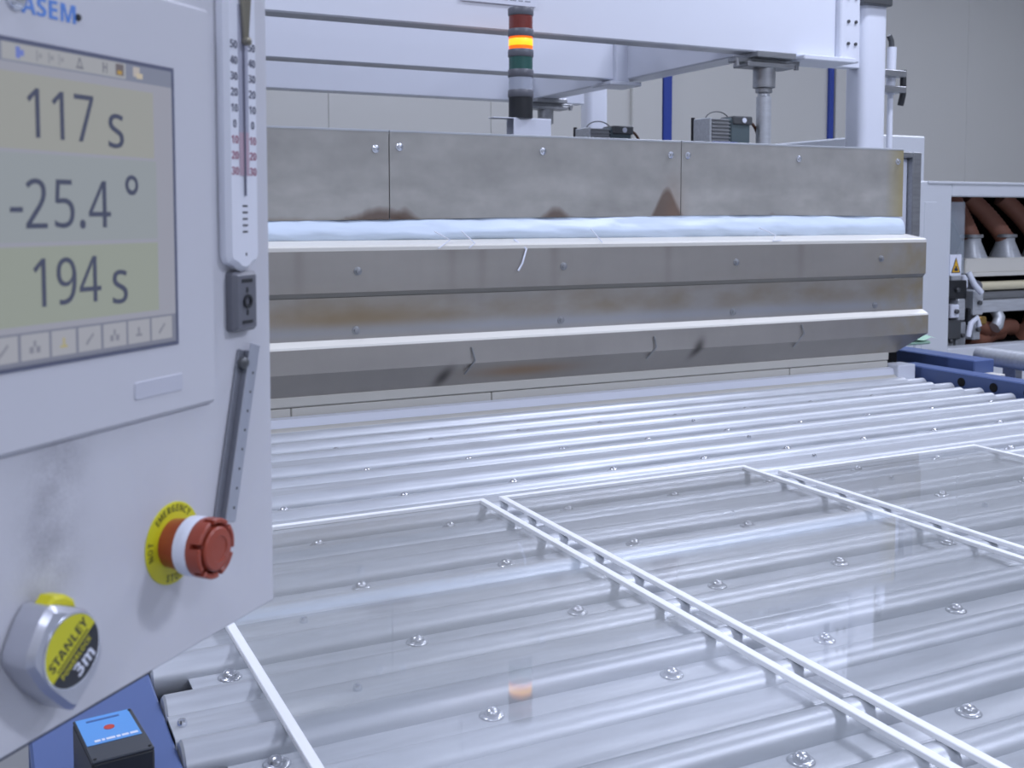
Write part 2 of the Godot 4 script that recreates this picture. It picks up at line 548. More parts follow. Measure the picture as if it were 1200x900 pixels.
func make_furnace() -> void:
	var t := thing("glass_furnace", "grey sheet-steel glass furnace with stepped hood and heat-stained panels at the conveyor's end", "furnace", Vector3(1.7, 0, -4.2))
	part("casing", span(Vector3(FX0, 0, -5.8), W(3.2, 0.245, -3.115)), M.dark_steel, t)
	# upper panels
	var n1 := noise(3, 3.0, 4)
	var n2 := noise(8, 14.0, 3)
	var upper := picture(1024, 128, func(u: float, w: float) -> Color:
		var x := FX0 + u * (3.225 - FX0)
		var y := 0.257 - w * 0.277
		var g := 0.66 + 0.05 * n1.get_noise_2d(x, y * 2.0) + 0.02 * n2.get_noise_2d(x * 1.0, y)
		g += 0.05 * bump(y, 0.06, 0.06) * (0.5 + n1.get_noise_2d(x * 1.6 + 7.0, y * 4.0))
		g *= 0.97
		var c := Color(g * 1.03, g * 1.02, g * 0.99)
		var edge := 0.010 * n1.get_noise_2d(x * 4.0, 3.0)
		for s in [[1.085, 0.085, 0.045, 0.75], [1.69, 0.055, 0.045, 0.7], [2.12, 0.05, 0.115, 0.7], [1.16, 0.04, 0.04, 0.6], [2.40, 0.03, 0.02, 0.5], [2.58, 0.025, 0.025, 0.5]]:
			var top: float = -0.02 + s[2] * bump(x, s[0], s[1]) + edge
			var k := clampf((top - y) / 0.025 + 0.3, 0.0, 1.0) * clampf(2.2 * bump(x, s[0], s[1] * 1.3), 0.0, 1.0)
			c = c.lerp(Color(0.36, 0.29, 0.25), k * s[3])
		c = c.lerp(Color(0.62, 0.47, 0.38), 0.35 * bump(x, 2.15, 0.04) * clampf((0.17 - y) / 0.2, 0, 1))
		c = c.lerp(Color(0.66, 0.60, 0.40), 0.7 * clampf((x - 3.13) / 0.09, 0, 1))
		c = c.lerp(Color(0.45, 0.36, 0.25), 0.45 * clampf((-0.004 - y) / 0.02 + edge * 20.0, 0, 1))
		return c)
	var mu := mat(Color.WHITE, 0.42, 0.2)
	mu.albedo_texture = upper
	mu.texture_repeat = false
	var xs := [FX0, 1.1135, 2.180, 3.225]
	var screw := MB.new()
	screw.lathe([[0.0125, 0.0], [0.012, 0.003], [0.008, 0.004], [0.007, 0.009], [0.0, 0.0105]], 12)
	var sm := screw.mesh()
	for i in 3:
		var x0: float = xs[i] + 0.0015
		var x1: float = xs[i + 1] - 0.0015
		var mb := MB.new()
		var T := func(p: Vector3) -> Vector2: return Vector2((p.x - FX0) / (3.225 - FX0), (0.257 + EYE - p.y) / 0.277)
		# front sheet with a lower rim that wavers, folded back at the top
		var n := 14
		for k in n:
			var a := lerpf(x0, x1, float(k) / n)
			var b := lerpf(x0, x1, float(k + 1) / n)
			var q := [W(a, 0.255 , -3.1), W(b, 0.255, -3.1), W(b, rim(b), -3.1), W(a, rim(a), -3.1)]
			mb.quad(q[0], q[1], q[2], q[3], Vector3(0, 0, 1), [T.call(q[0]), T.call(q[1]), T.call(q[2]), T.call(q[3])])
			mb.quad(W(a, rim(a), -3.104), W(b, rim(b), -3.104), W(b, 0.255, -3.104), W(a, 0.255, -3.104), Vector3(0, 0, -1))
			mb.quad(W(a, rim(a), -3.1), W(b, rim(b), -3.1), W(b, rim(b), -3.104), W(a, rim(a), -3.104), Vector3(0, -1, 0))
		for e in [[x0, -1], [x1, 1]]:
			mb.quad(W(e[0], 0.255, -3.1), W(e[0], 0.255, -3.104), W(e[0], rim(e[0]), -3.104), W(e[0], rim(e[0]), -3.1), Vector3(e[1], 0, 0))
		var p := part("upper_panel", mb, mu, t)
		part("folded_rim", span(W(x0, 0.250, -3.13), W(x1, 0.2565, -3.099), 0.001), M.galv, p)
		for x in [1.07, 1.146, 1.638, 2.136, 2.207, 2.701, 3.193, 0.55]:
			if x > x0 and x < x1:
				shared("screw", sm, M.chrome, p, W(x, 0.203 + (0.003 if x > 1.1 else -0.005), -3.1))
	# hood in steps; profile in (z, y) from the ledge down
	var hn := noise(21, 2.2, 4)
	var hs := noise(22, 9.0, 3)
	var hood := picture(1024, 256, func(u: float, w: float) -> Color:
		var x := FX0 + u * (3.235 - FX0)
		var y := -0.09 - w * 0.45
		var g := 0.70 + 0.035 * hn.get_noise_2d(x * 0.6, y * 2.0) + 0.008 * hs.get_noise_2d(x * 1.5, y * 0.5)
		g *= 0.94
		var c := Color(g * 1.005, g * 0.98, g * 0.945)
		var warm := clampf(0.45 + hn.get_noise_2d(x * 1.5 + 20.0, y * 3.0), 0, 1)
		c = c.lerp(Color(0.56, 0.50, 0.40), 0.55 * warm * bump(y, -0.28, 0.05))
		c = c.lerp(Color(0.58, 0.48, 0.33), 0.55 * bump(x, 0.95, 0.3) * bump(y, -0.30, 0.035))
		c = c.lerp(Color(0.66, 0.70, 0.78), 0.4 * bump(y, -0.335, 0.02))
		c = c.lerp(Color(0.62, 0.46, 0.30), 0.55 * bump(x, 1.52, 0.16) * bump(y, -0.485, 0.02))
		c = c.lerp(Color(0.64, 0.58, 0.44), 0.5 * clampf((x - 2.9) / 0.3, 0, 1) * (0.6 + hn.get_noise_2d(x * 5.0, y * 5.0)))
		for s in [[1.245, -0.49, 0.02, 0.03], [2.165, -0.45, 0.018, 0.03]]:
			c = c.lerp(Color(0.25, 0.24, 0.23), 0.75 * bump(x - (y - s[1]) * 0.35, s[0], s[2]) * bump(y, s[1], s[3]))
		for s in [1.27, 1.37, 1.62, 0.80, 2.05, 2.62]:
			c = c.lerp(Color(0.40, 0.36, 0.33), 0.16 * bump(x, s, 0.016) * clampf((y + 0.34) / 0.24, 0, 1))
		return c)
	var mh := mat(Color.WHITE, 0.34, 0.45)
	mh.albedo_texture = hood
	mh.texture_repeat = false
	var steps := [
		["hood_ledge", [Vector2(-3.102, -0.072), Vector2(-2.996, -0.088), Vector2(-2.989, -0.093), Vector2(-2.989, -0.104)], true],
		["hood_panel", [Vector2(-2.988, -0.104), Vector2(-2.988, -0.223)], false],
		["shade_strip", [Vector2(-2.990, -0.223), Vector2(-3.003, -0.238)], false],  # strip added to paint the shade under the upper hood panel
		["hood_panel", [Vector2(-3.000, -0.238), Vector2(-3.000, -0.360)], false],
		["hood_step", [Vector2(-3.000, -0.360), Vector2(-2.972, -0.374), Vector2(-2.970, -0.380)], true],
		["hood_panel", [Vector2(-2.970, -0.380), Vector2(-2.970, -0.450), Vector2(-3.035, -0.525)], false]]
	for s in steps:
		var mb := MB.new()
		var pr: Array = s[1]
		for i in pr.size() - 1:
			var a: Vector2 = pr[i]
			var b: Vector2 = pr[i + 1]
			var d := (b - a).normalized()
			var nn := Vector3(0, d.x, -d.y)
			if nn.z < 0.0 and nn.y < 0.0:
				nn = -nn
			var x1a := 3.235 - maxf(0.0, -0.45 - a.y) * 1.3
			var x1b := 3.235 - maxf(0.0, -0.45 - b.y) * 1.3
			var T := func(x: float, y: float) -> Vector2: return Vector2((x - FX0) / (3.235 - FX0), (-0.09 - y) / 0.45)
			mb.quad(W(FX0, a.y, a.x), W(x1a, a.y, a.x), W(x1b, b.y, b.x), W(FX0, b.y, b.x), nn, [T.call(FX0, a.y), T.call(x1a, a.y), T.call(x1b, b.y), T.call(FX0, b.y)])
			var back := -3.11
			mb.quad(W(x1a, a.y, a.x), W(x1a, a.y, back), W(x1b, b.y, back), W(x1b, b.y, b.x), Vector3(1, 0, 0))
			mb.quad(W(FX0, a.y, a.x), W(FX0, a.y, back), W(FX0, b.y, back), W(FX0, b.y, b.x), Vector3(-1, 0, 0))
		var p := part(s[0], mb, M.lit_step_white if s[2] else (M.slant_shade if s[0] == "shade_strip" else mh), t)
		if s[0] == "hood_panel" and (pr[0] as Vector2).y > -0.3:
			var top: bool = (pr[0] as Vector2).y > -0.2
			for x in ([0.975, 1.655, 2.335, 3.005] if top else [0.972, 1.652, 2.333, 2.99]):
				shared("screw", sm, M.steel, p, W(x, -0.162 if top else -0.335, -2.988 if top else -3.0))
	# mouth: lip and ceramic tiles, then the white bar at the conveyor
	part("mouth_lip", span(W(FX0, -0.553, -3.08), W(3.10, -0.522, -3.032), 0.003), M.cream, t)
	var tx := [FX0, 0.787, 1.425, 2.62, 3.10]
	for i in 4:
		part("mouth_tile", span(W(tx[i] + 0.0012, -0.64, -3.08), W(tx[i + 1] - 0.0012, -0.5555, -3.036), 0.002), M.cream, t)
	part("mouth_gap", span(W(3.10, -0.64, -3.11), W(3.2, -0.53, -3.09)), M.void, t)
	var ex := Transform3D(Basis(Vector3(0, 0, 1), Vector3(0, 1, 0), Vector3(-1, 0, 0)), Vector3(0, EYE, 0))
	var eb := MB.new()
	eb.prism(PackedVector2Array([Vector2(-3.032, -0.64), Vector2(-3.002, -0.64), Vector2(-3.002, -0.604), Vector2(-3.010, -0.582), Vector2(-3.032, -0.579)]), -3.17, -FX0, ex, 0.0, 10.0)
	part("entry_bar", eb, M.frame_white, t)
	var es := MB.new()
	es.prism(PackedVector2Array([Vector2(-3.001, -0.64), Vector2(-2.986, -0.64), Vector2(-2.986, -0.616), Vector2(-3.001, -0.605)]), -3.15, -FX0, ex, 0.0, 10.0)
	part("entry_strip", es, M.cream, t)
	part("bar_end", span(W(3.10, -0.64, -3.06), W(3.19, -0.568, -2.985), 0.003), M.frame_white, t)
	# frame round the right end of the casing
	part("end_post", span(W(3.487, -0.09, -3.36), W(3.536, 0.262, -3.30), 0.004), M.steel, t)
	part("end_post", span(W(3.2, 0.238, -3.36), W(3.487, 0.262, -3.30), 0.004), M.steel, t)
	part("end_cover", span(W(3.26, -0.30, -3.5), W(3.487, 0.235, -3.33), 0.004), M.frame_white, t)
	# insulation blanket that bulges out of the slot between panels and hood
	var bt := thing("insulation_blanket", "pale blue-white insulation blanket bulging under the furnace's upper panels", "insulation", W(1.7, -0.07, -3.08))
	var bm := MB.new()
	var bn := noise(31, 1.6, 3)
	var cols := 90
	var rows := 7
	var g := []
	for i in cols + 1:
		var x := lerpf(FX0, 3.215, float(i) / cols)
		var top := rim(x) + 0.004
		var line := []
		for j in rows + 1:
			var f := float(j) / rows
			var y := lerpf(top, -0.078, f)
			var out := 0.026 * sin(PI * pow(f, 1.25) * 0.86) + 0.008 * bn.get_noise_2d(x * 2.0, f * 1.2) + 0.004 * bn.get_noise_2d(x * 9.0, f * 5.0)
			line.append(W(x, y, -3.108 + out + 0.012 * f))
		g.append(line)
	for i in cols:
		for j in rows:
			var q := [g[i][j], g[i + 1][j], g[i + 1][j + 1], g[i][j + 1]]
			var ns := []
			for e in [[i, j], [i + 1, j], [i + 1, j + 1], [i, j + 1]]:
				var dx: Vector3 = g[mini(e[0] + 1, cols)][e[1]] - g[maxi(e[0] - 1, 0)][e[1]]
				var dy: Vector3 = g[e[0]][mini(e[1] + 1, rows)] - g[e[0]][maxi(e[1] - 1, 0)]
				ns.append(dy.cross(dx).normalized())
			bm.tri(q[0], q[1], q[2], ns[0], ns[1], ns[2])
			bm.tri(q[0], q[2], q[3], ns[0], ns[2], ns[3])
	part("blanket", bm, M.blanket, bt)
	var wires := [
		[W(1.50, -0.077, -3.03), W(1.52, -0.105, -2.984), W(1.505, -0.15, -2.982), W(1.49, -0.172, -2.98)],
		[W(1.24, -0.05, -3.05), W(1.27, -0.075, -3.0), W(1.225, -0.10, -2.985)],
		[W(1.33, -0.05, -3.05), W(1.345, -0.085, -2.985), W(1.325, -0.10, -2.984)],
		[W(2.49, -0.045, -3.06), W(2.515, -0.07, -3.0), W(2.49, -0.092, -2.985), W(2.53, -0.088, -2.984)],
		[W(1.79, -0.045, -3.05), W(1.795, -0.088, -2.985)]]
	for w in wires:
		var mb := MB.new()
		mb.tube(w, 0.0035 if w == wires[0] else 0.0018, 6)
		part("wire_end", mb, M.white, bt)
	for w in [[W(1.325, -0.40, -2.966), W(1.335, -0.44, -2.962), W(1.312, -0.485, -2.99)], [W(1.985, -0.40, -2.966), W(1.992, -0.435, -2.962), W(1.965, -0.475, -2.982)], [W(2.61, -0.39, -2.966), W(2.62, -0.42, -2.962), W(2.585, -0.47, -2.98)]]:
		var mb := MB.new()
		mb.tube(w, 0.003, 6)
		part("tie_wire", mb, M.steel, t)

func rim(x: float) -> float:      # lower rim of the furnace's upper panels
	return -0.004 - 0.019 * clampf((1.5 - x) / 0.9, 0.0, 1.0) + 0.004 * sin(x * 3.1)

# ---------------------------------------------------------------- gantry
func jack(label: String, at: Vector3, low: float) -> void:
	var t := thing("screw_jack", label, "jack", at, "screw jacks hung from the gantry beams")
	part("mount_plate", bx(at + Vector3(0, -0.012, 0), Vector3(0.22, 0.026, 0.18), 0.003), M.steel, t)
	var fl := MB.new()
	fl.box(at + Vector3(0, -0.034, 0), Vector3(0.37, 0.022, 0.056), 0.003)
	fl.box(at + Vector3(0, -0.052, 0), Vector3(0.27, 0.022, 0.11), 0.003)
	part("flange", fl, M.steel, t)
	for s in [-0.17, -0.10, 0.10, 0.17]:
		var mb := MB.new()
		mb.rod(at + Vector3(s, -0.03, 0.02), at + Vector3(s, -0.062, 0.02), 0.012, 6)
		part("bolt", mb, M.steel, t)
	var b := MB.new()
	b.lathe([[0.0, 0.06], [0.051, 0.06], [0.051, 0.15], [0.038, 0.154], [0.038, 0.172], [0.0, 0.172]], 24, MB.along(at, at - Vector3(0, 1, 0)))
	part("gear_body", b, M.steel, t)
	var c := MB.new()
	c.lathe([[0.0, 0.17], [0.025, 0.17], [0.027, 0.187], [0.034, 0.192], [0.034, low], [0.0, low]], 20, MB.along(at, at - Vector3(0, 1, 0)))
	part("spindle_tube", c, M.alu, t)

func motor(label: String, at: Vector3, size: float) -> void:     # at: on the furnace roof, at the middle of the motor
	var t := thing("gear_motor", label, "motor", at, "gear motors on the furnace roof")
	part("foot", bx(at + Vector3(0.02, 0.04, 0), Vector3(0.24, 0.08, 0.16), 0.006), M.black, t)
	var fins := MB.new()
	fins.box(at + Vector3(-0.085, 0.155, 0), Vector3(0.12, 0.13, 0.15), 0.006)
	for i in 7:
		fins.box(at + Vector3(-0.085, 0.10 + i * 0.019, 0), Vector3(0.12, 0.005, 0.17), 0.001)
	part("finned_housing", fins, M.steel, t)
	part("end_cap", bx(at + Vector3(-0.15, 0.155, 0.004), Vector3(0.014, 0.14, 0.15), 0.004), M.alu, t)
	part("rear_rim", bx(at + Vector3(-0.15, 0.15, -0.082), Vector3(0.02, 0.17, 0.014), 0.003), M.black, t)
	part("gear_case", bx(at + Vector3(0.045, 0.155, 0), Vector3(0.14, 0.15, 0.16), 0.012), mat(rgb(84, 98, 102), 0.45), t)
	part("lower_block", bx(at + Vector3(-0.06, 0.085, 0.03), Vector3(0.17, 0.025, 0.12), 0.004), M.blue_trim, t)
	var box := part("terminal_box", bx(at + Vector3(0.055, 0.215, 0.03), Vector3(0.13, 0.045, 0.12), 0.006), M.dark_steel, t)
	var d := MB.new()
	var c := at + Vector3(0.06, 0.215, 0.09)
	d.rod(c, c + Vector3(0, 0, 0.005), 0.014, 14)
	part("round_cap", d, M.white, box)
	var mb := MB.new()
	var pts := []
	for i in 15:
		var a := deg_to_rad(100.0 - 150.0 * i / 14.0)
		pts.append(at + Vector3(0.12 + 0.085 * cos(a), 0.105 + 0.115 * sin(a), 0.03))
	pts.append(at + Vector3(0.135, -0.01, 0.03))
	mb.tube(pts, 0.008, 8)
	part("cable", mb, mat(rgb(84, 52, 34), 0.5), t)
	var lm := MB.new()
	var lp := []
	for i in 11:
		var a := PI * i / 10.0
		lp.append(at + Vector3(-0.05 - 0.08 * cos(a), 0.215 + 0.05 * sin(a), 0.0))
	lm.tube(lp, 0.003, 6)
	part("lifting_loop", lm, M.dark_steel, t)
	t.scale = Vector3.ONE * size

func make_gantry() -> void:
	var t := thing("lifting_gantry", "white painted steel lifting gantry standing over the furnace", "gantry", Vector3(2.8, 1.745, -5.0))
	var B := 0.731
	for b in [[-4.01, -3.90, -0.3, 3.61], [-5.15, -5.03, -0.3, 3.16], [-6.35, -6.24, -0.3, 3.61]]:
		var mb := MB.new()
		mb.box(W((b[2] + b[3]) / 2, B + 0.2, (b[0] + b[1]) / 2), Vector3(b[3] - b[2], 0.4, b[1] - b[0]), 0.006)
		part("cross_beam", mb, M.frame_white, t)
	part("long_beam", span(W(3.16, B + 0.002, -6.24), W(3.30, B + 0.38, -4.01), 0.006), M.frame_white, t)
	part("long_beam", span(W(-0.3, B + 0.002, -6.24), W(-0.16, B + 0.38, -4.01), 0.006), M.frame_white, t)
	part("node_plate", span(W(3.09, B - 0.013, -5.16), W(3.175, B + 0.23, -5.0), 0.004), M.frame_white, t)
	part("node_foot", span(W(3.04, B - 0.034, -5.18), W(3.24, B - 0.013, -4.98), 0.004), M.frame_white, t)
	var ep := part("end_plate", span(W(3.61, B - 0.017, -4.02), W(3.73, B + 0.40, -3.87), 0.006), M.frame_white, t)
	for y in [0.068, 0.17, 0.28, 0.37]:
		for x in [3.655, 3.70]:
			var mb := MB.new()
			mb.rod(W(x, B + y, -3.87), W(x, B + y, -3.863), 0.008, 6)
			part("bolt", mb, M.dark_steel, ep)
	part("bracket", span(W(3.37, B - 0.025, -4.05), W(3.68, B - 0.002, -3.84), 0.004), M.frame_white, t)
	part("bracket", span(W(3.73, B - 0.011, -4.11), W(3.92, B + 0.34, -4.05), 0.004), M.frame_white, t)
	for c in [[3.983, -4.09], [3.966, -6.72], [-0.25, -4.09], [-0.25, -6.72]]:
		var mb := MB.new()
		mb.prism(rrect(-0.085, 0.085, -0.068, 0.068, 0.04, 6), 0.0, 2.525, Transform3D(Basis(Vector3(1, 0, 0), Vector3(0, 0, -1), Vector3(0, 1, 0)), Vector3(c[0], 0, c[1])))
		var col := part("column", mb, M.frame_white, t)
		part("base_plate", bx(Vector3(c[0], 0.008, c[1]), Vector3(0.30, 0.016, 0.25), 0.003), M.frame_white, col)
		part("top_cap", bx(W(c[0] - 0.02, 1.045, c[1]), Vector3(0.19, 0.04, 0.20), 0.006), M.dark_steel, col)
		part("foot_gusset", span(Vector3(c[0] - 0.14, 0.016, c[1] - 0.01), Vector3(c[0] - 0.08, 0.1, c[1] + 0.01), 0.002), M.frame_white, col)
	# plate with print hung on the front beam
	var s := thing("notice_plate", "white notice plate with small print on the front gantry beam above the signal lamp", "sign", W(1.86, 0.90, -3.897))
	part("plate", span(W(1.695, 0.833, -3.898), W(2.025, 0.985, -3.892), 0.001), M.white, s)
	var ink := MB.new()
	var rng := RandomNumberGenerator.new()
	rng.seed = 4
	for row in 3:
		var x := 1.73
		while x < 1.99:
			var w := rng.randf_range(0.014, 0.038)
			ink.box(W(x + w / 2, 0.852 + row * 0.034, -3.8917), Vector3(w, 0.0045, 0.0006))
			x += w + 0.009
	part("small_print", ink, mat(rgb(150, 156, 170), 0.5), s)
	jack("steel screw jack with spindle hung from the front gantry beam", W(3.235, B, -3.955), 0.48)
	jack("steel screw jack hung from the rear gantry beam behind the signal lamp", W(3.243, B, -6.10), 0.48)
	motor("grey gear motor with brown cable standing beside the front spindle", W(3.05, 0.245, -4.0), 0.84)
	motor("grey gear motor farther back, mostly hidden by the furnace's upper edge", W(3.09, 0.245, -5.1), 1.0)
	# signal tower
	var st := thing("signal_tower", "stacked signal lamp with lit amber segment on the furnace roof", "signal lamp", W(1.86, 0.245, -3.7))
	var br := MB.new()
	br.box(W(1.895, 0.30, -3.67), Vector3(0.16, 0.13, 0.004), 0.001)
	br.box(W(1.895, 0.366, -3.70), Vector3(0.16, 0.004, 0.062), 0.001)
	br.box(W(1.895, 0.30, -3.73), Vector3(0.16, 0.13, 0.004), 0.001)
	br.box(W(1.78, 0.366, -3.70), Vector3(0.09, 0.004, 0.05), 0.001)
	part("bracket", br, M.white, st)
	var up := func(y: float) -> Transform3D: return Transform3D(Basis(Vector3(1, 0, 0), Vector3(0, 0, -1), Vector3(0, 1, 0)), W(1.86, y, -3.7))
	var base := MB.new()
	base.lathe([[0.0, 0.0], [0.046, 0.0], [0.046, 0.082], [0.0, 0.082]], 28, up.call(0.368))
	part("lamp_base", base, M.black, st)
	var red := mat(rgb(128, 60, 54), 0.25)
	var amber := mat(rgb(250, 130, 20), 0.3)
	amber.emission_enabled = true
	amber.emission = Color(1.0, 0.36, 0.02)
	amber.emission_energy_multiplier = 1.1
	var green := mat(rgb(56, 98, 92), 0.25)
	var clear := mat(rgb(176, 182, 196), 0.2)
	var segs := [["clear_lens", clear, 0.472], ["green_lens", green, 0.548], ["amber_lens", amber, 0.624], ["red_lens", red, 0.70]]
	for e in segs:
		var mb := MB.new()
		mb.lathe([[0.0, 0.0], [0.0455, 0.0], [0.0455, 0.058], [0.0, 0.058]], 28, up.call(e[2]))
		part(e[0], mb, e[1], st)
	for y in [0.448, 0.524, 0.6, 0.676, 0.755]:
		var mb := MB.new()
		mb.lathe([[0.0, -0.002], [0.047, -0.002], [0.049, 0.001], [0.049, 0.024], [0.047, 0.027], [0.0, 0.027]], 28, up.call(y))
		part("collar", mb, M.grey_plastic, st)
	var core := mat(rgb(255, 210, 60), 0.3)
	core.emission_enabled = true
	core.emission = Color(1.0, 0.70, 0.08)
	core.emission_energy_multiplier = 1.6
	var cm := MB.new()
	cm.lathe([[0.0455, 0.016], [0.0462, 0.018], [0.0462, 0.040], [0.0455, 0.042]], 28, up.call(0.624))
	part("amber_glow_lamp", cm, core, st)
	var ol := OmniLight3D.new()
	ol.name = "amber_light"
	ol.light_color = Color(1.0, 0.62, 0.15)
	ol.light_energy = 0.006
	ol.light_size = 0.02
	ol.omni_range = 20.0
	ol.omni_attenuation = 2.0
	ol.shadow_enabled = true
	ol.position = W(1.86, 0.653, -3.7) - W(1.86, 0.245, -3.7)
	st.add_child(ol)
	# nozzle post beside the column
	var q := thing("clamped_lance", "slim white lance held by two clamps right of the gantry column", "lance", W(4.222, 0.26, -4.16))
	var rod := MB.new()
	rod.rod(W(4.222, 0.245, -4.16), W(4.222, 0.64, -4.16), 0.015, 14)
	part("tube", rod, M.frame_white, q)
	var head := MB.new()
	head.rod(W(4.222, 0.62, -4.16), W(4.227, 0.86, -4.16), 0.024, 14)
	part("cylinder", head, M.frame_white, q)
	for y in [0.64, 0.72]:
		part("clamp", bx(W(4.17, y, -4.13), Vector3(0.20, 0.032, 0.068), 0.004), M.steel, q)
	var cn := MB.new()
	cn.tube([W(4.284, 0.565, -4.15), W(4.29, 0.62, -4.14), W(4.29, 0.745, -4.14)], 0.016, 8)
	part("cable", cn, M.black, q)
	var tip := MB.new()
	tip.tube([W(4.227, 0.85, -4.16), W(4.222, 0.893, -4.16), W(4.205, 0.92, -4.16)], 0.014, 8)
	part("fitting", tip, M.dark_steel, q)

# ---------------------------------------------------------------- enclosure right behind
func make_enclosure() -> void:
	var t := thing("blower_enclosure", "white painted machine enclosure with an open window right of the furnace", "enclosure", Vector3(5.4, 0, -5.0))
	var Z := -4.4
	part("tall_box", span(Vector3(4.42, 0, -5.6), W(4.76, 0.44, Z - 0.02), 0.008), M.enc, t)
	part("frame_post", span(Vector3(4.70, 0, Z - 0.1), W(4.955, 0.19, Z), 0.006), M.enc, t)
	part("inset_panel", span(W(4.74, -0.76, Z - 0.01), W(4.835, 0.075, Z + 0.004), 0.003), M.enc, t)
	part("top_rail", span(W(4.955, 0.105, Z - 0.1), W(6.6, 0.19, Z), 0.006), M.enc, t)
	part("rail_lip", span(W(4.76, 0.176, Z), W(6.6, 0.19, Z + 0.008), 0.002), M.enc, t)
	part("bottom_panel", span(Vector3(4.955, 0, Z - 0.1), W(6.6, -0.765, Z), 0.006), M.enc, t)
	part("frame_post", span(Vector3(6.4, 0, Z - 0.1), W(6.6, 0.105, Z), 0.006), M.enc, t)
	part("roof", span(W(4.76, 0.15, -5.6), W(6.6, 0.19, Z - 0.1)), M.enc, t)
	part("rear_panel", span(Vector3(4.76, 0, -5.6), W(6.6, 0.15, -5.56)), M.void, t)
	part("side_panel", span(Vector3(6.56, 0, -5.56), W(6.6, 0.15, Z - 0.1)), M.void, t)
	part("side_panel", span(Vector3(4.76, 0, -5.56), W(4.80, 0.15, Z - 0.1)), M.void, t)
	var pg := mat(Color(0.75, 0.8, 0.85, 0.25), 0.1)
	pg.transparency = BaseMaterial3D.TRANSPARENCY_ALPHA
	part("clear_guard", span(W(4.98, -0.34, Z - 0.06), W(5.12, 0.075, Z - 0.05)), pg, t)
	# machine inside
	var m := thing("blower_machine", "blower machine with brown hoses and pale rollers inside the enclosure window", "machine", W(5.6, -1.0, -4.8))
	part("plinth", span(Vector3(5.0, 0, -5.3), W(6.38, -0.80, -4.55)), M.dark_steel, m)
	part("upper_beam", span(W(5.31, -0.352, -4.80), W(6.38, -0.262, -4.60), 0.006), M.cream, m)
	part("beam_rim", span(W(5.36, -0.372, -4.70), W(6.38, -0.349, -4.585), 0.003), M.cream, m)
	var rl := MB.new()
	rl.rod(W(5.44, -0.432, -4.62), W(6.38, -0.432, -4.62), 0.027, 18, 0.003)
	part("pale_roller", rl, mat(rgb(214, 206, 176), 0.5), m)
	var rj := MB.new()
	rj.rod(W(5.38, -0.432, -4.62), W(5.445, -0.432, -4.62), 0.034, 18, 0.003)
	part("roller_end", rj, M.grey_plastic, m)
	part("lower_beam", span(W(5.42, -0.592, -4.72), W(6.38, -0.52, -4.58), 0.004), M.galv, m)
	part("lower_beam", span(W(5.42, -0.518, -4.76), W(6.38, -0.468, -4.64), 0.004), M.steel, m)
	for c in [[5.46, 0.045], [5.76, 0.17], [6.06, 0.17], [6.3, 0.1]]:
		var mb := MB.new()
		var p := W(c[0] + 0.01, -0.262, -4.70)
		mb.lathe([[0.095, 0.0], [0.055, 0.10], [0.055, 0.12], [0.0, 0.12]], 20, MB.along(p, p + Vector3(0, 1, 0)))
		part("metal_cone", mb, M.galv, m)
		var h := MB.new()
		var pts := []
		for i in 26:
			var f := i / 25.0
			pts.append(p + Vector3(-c[1] * (f * 0.6 + f * f * 0.6), 0.11 + 0.265 * f, -0.12 * f))
		h.tube(pts, 0.054, 14, 0.08)
		part("hose", h, M.hose, m)
		var cl := MB.new()
		var q := p + Vector3(0, 0.122, 0)
		cl.lathe([[0.06, 0.0], [0.068, 0.002], [0.068, 0.02], [0.06, 0.022]], 20, MB.along(q, q + Vector3(0, 1, 0)))
		part("hose_clamp", cl, M.steel, m)
	for c in [[5.47, -0.665, 5.86, -0.735], [5.90, -0.74, 6.1, -0.62], [5.40, -0.74, 5.75, -0.76]]:
		var h := MB.new()
		var pts := []
		for i in 24:
			var f := i / 23.0
			pts.append(W(lerpf(c[0], c[2], f), lerpf(c[1], c[3], f) - 0.025 * sin(f * 5.0), -4.66 - 0.05 * f))
		h.tube(pts, 0.05, 14, 0.08)
		part("hose", h, M.hose, m)
	var el := MB.new()
	el.tube([W(5.60, -0.585, -4.62), W(5.61, -0.63, -4.60), W(5.585, -0.675, -4.59), W(5.56, -0.69, -4.59)], 0.036, 12)
	part("elbow", el, M.alu, m)
	# drive parts on the left of the machine
	var kit := [
		["valve_block", 5.13, 5.20, -0.61, -0.53, M.white], ["valve_block", 5.21, 5.27, -0.63, -0.50, M.alu], ["motor_block", 5.12, 5.30, -0.50, -0.39, M.black],
		["bearing", 5.19, 5.27, -0.45, -0.36, M.galv], ["bracket", 5.315, 5.40, -0.60, -0.45, M.alu], ["gear_case", 5.12, 5.24, -0.74, -0.62, M.dark_steel],
		["support", 5.22, 5.30, -0.80, -0.64, M.alu], ["bearing", 5.29, 5.33, -0.44, -0.36, M.white], ["filter_bowl", 5.32, 5.38, -0.75, -0.62, M.galv], ["motor_block", 5.30, 5.36, -0.66, -0.56, M.black],
		["support", 5.13, 5.20, -0.80, -0.70, M.galv], ["valve_block", 5.13, 5.17, -0.57, -0.45, M.grey_plastic]]
	var i2 := 0
	for k in kit:
		var f := -4.54 - 0.018 * (i2 % 4)
		part(k[0], span(W(k[1], k[3], f - 0.12), W(k[2], k[4], f), 0.006), k[5], m)
		if i2 % 2 == 0:
			var kn := MB.new()
			kn.rod(W((k[1] + k[2]) / 2, (k[3] + k[4]) / 2, f), W((k[1] + k[2]) / 2, (k[3] + k[4]) / 2, f + 0.02), 0.014, 12, 0.003)
			part("knob", kn, M.dark_steel, m)
		i2 += 1
	var pipe := MB.new()
	pipe.tube([W(5.24, -0.34, -4.52), W(5.27, -0.41, -4.50), W(5.33, -0.46, -4.50)], 0.018, 10)
	part("pipe", pipe, M.white, m)
	var pipe2 := MB.new()
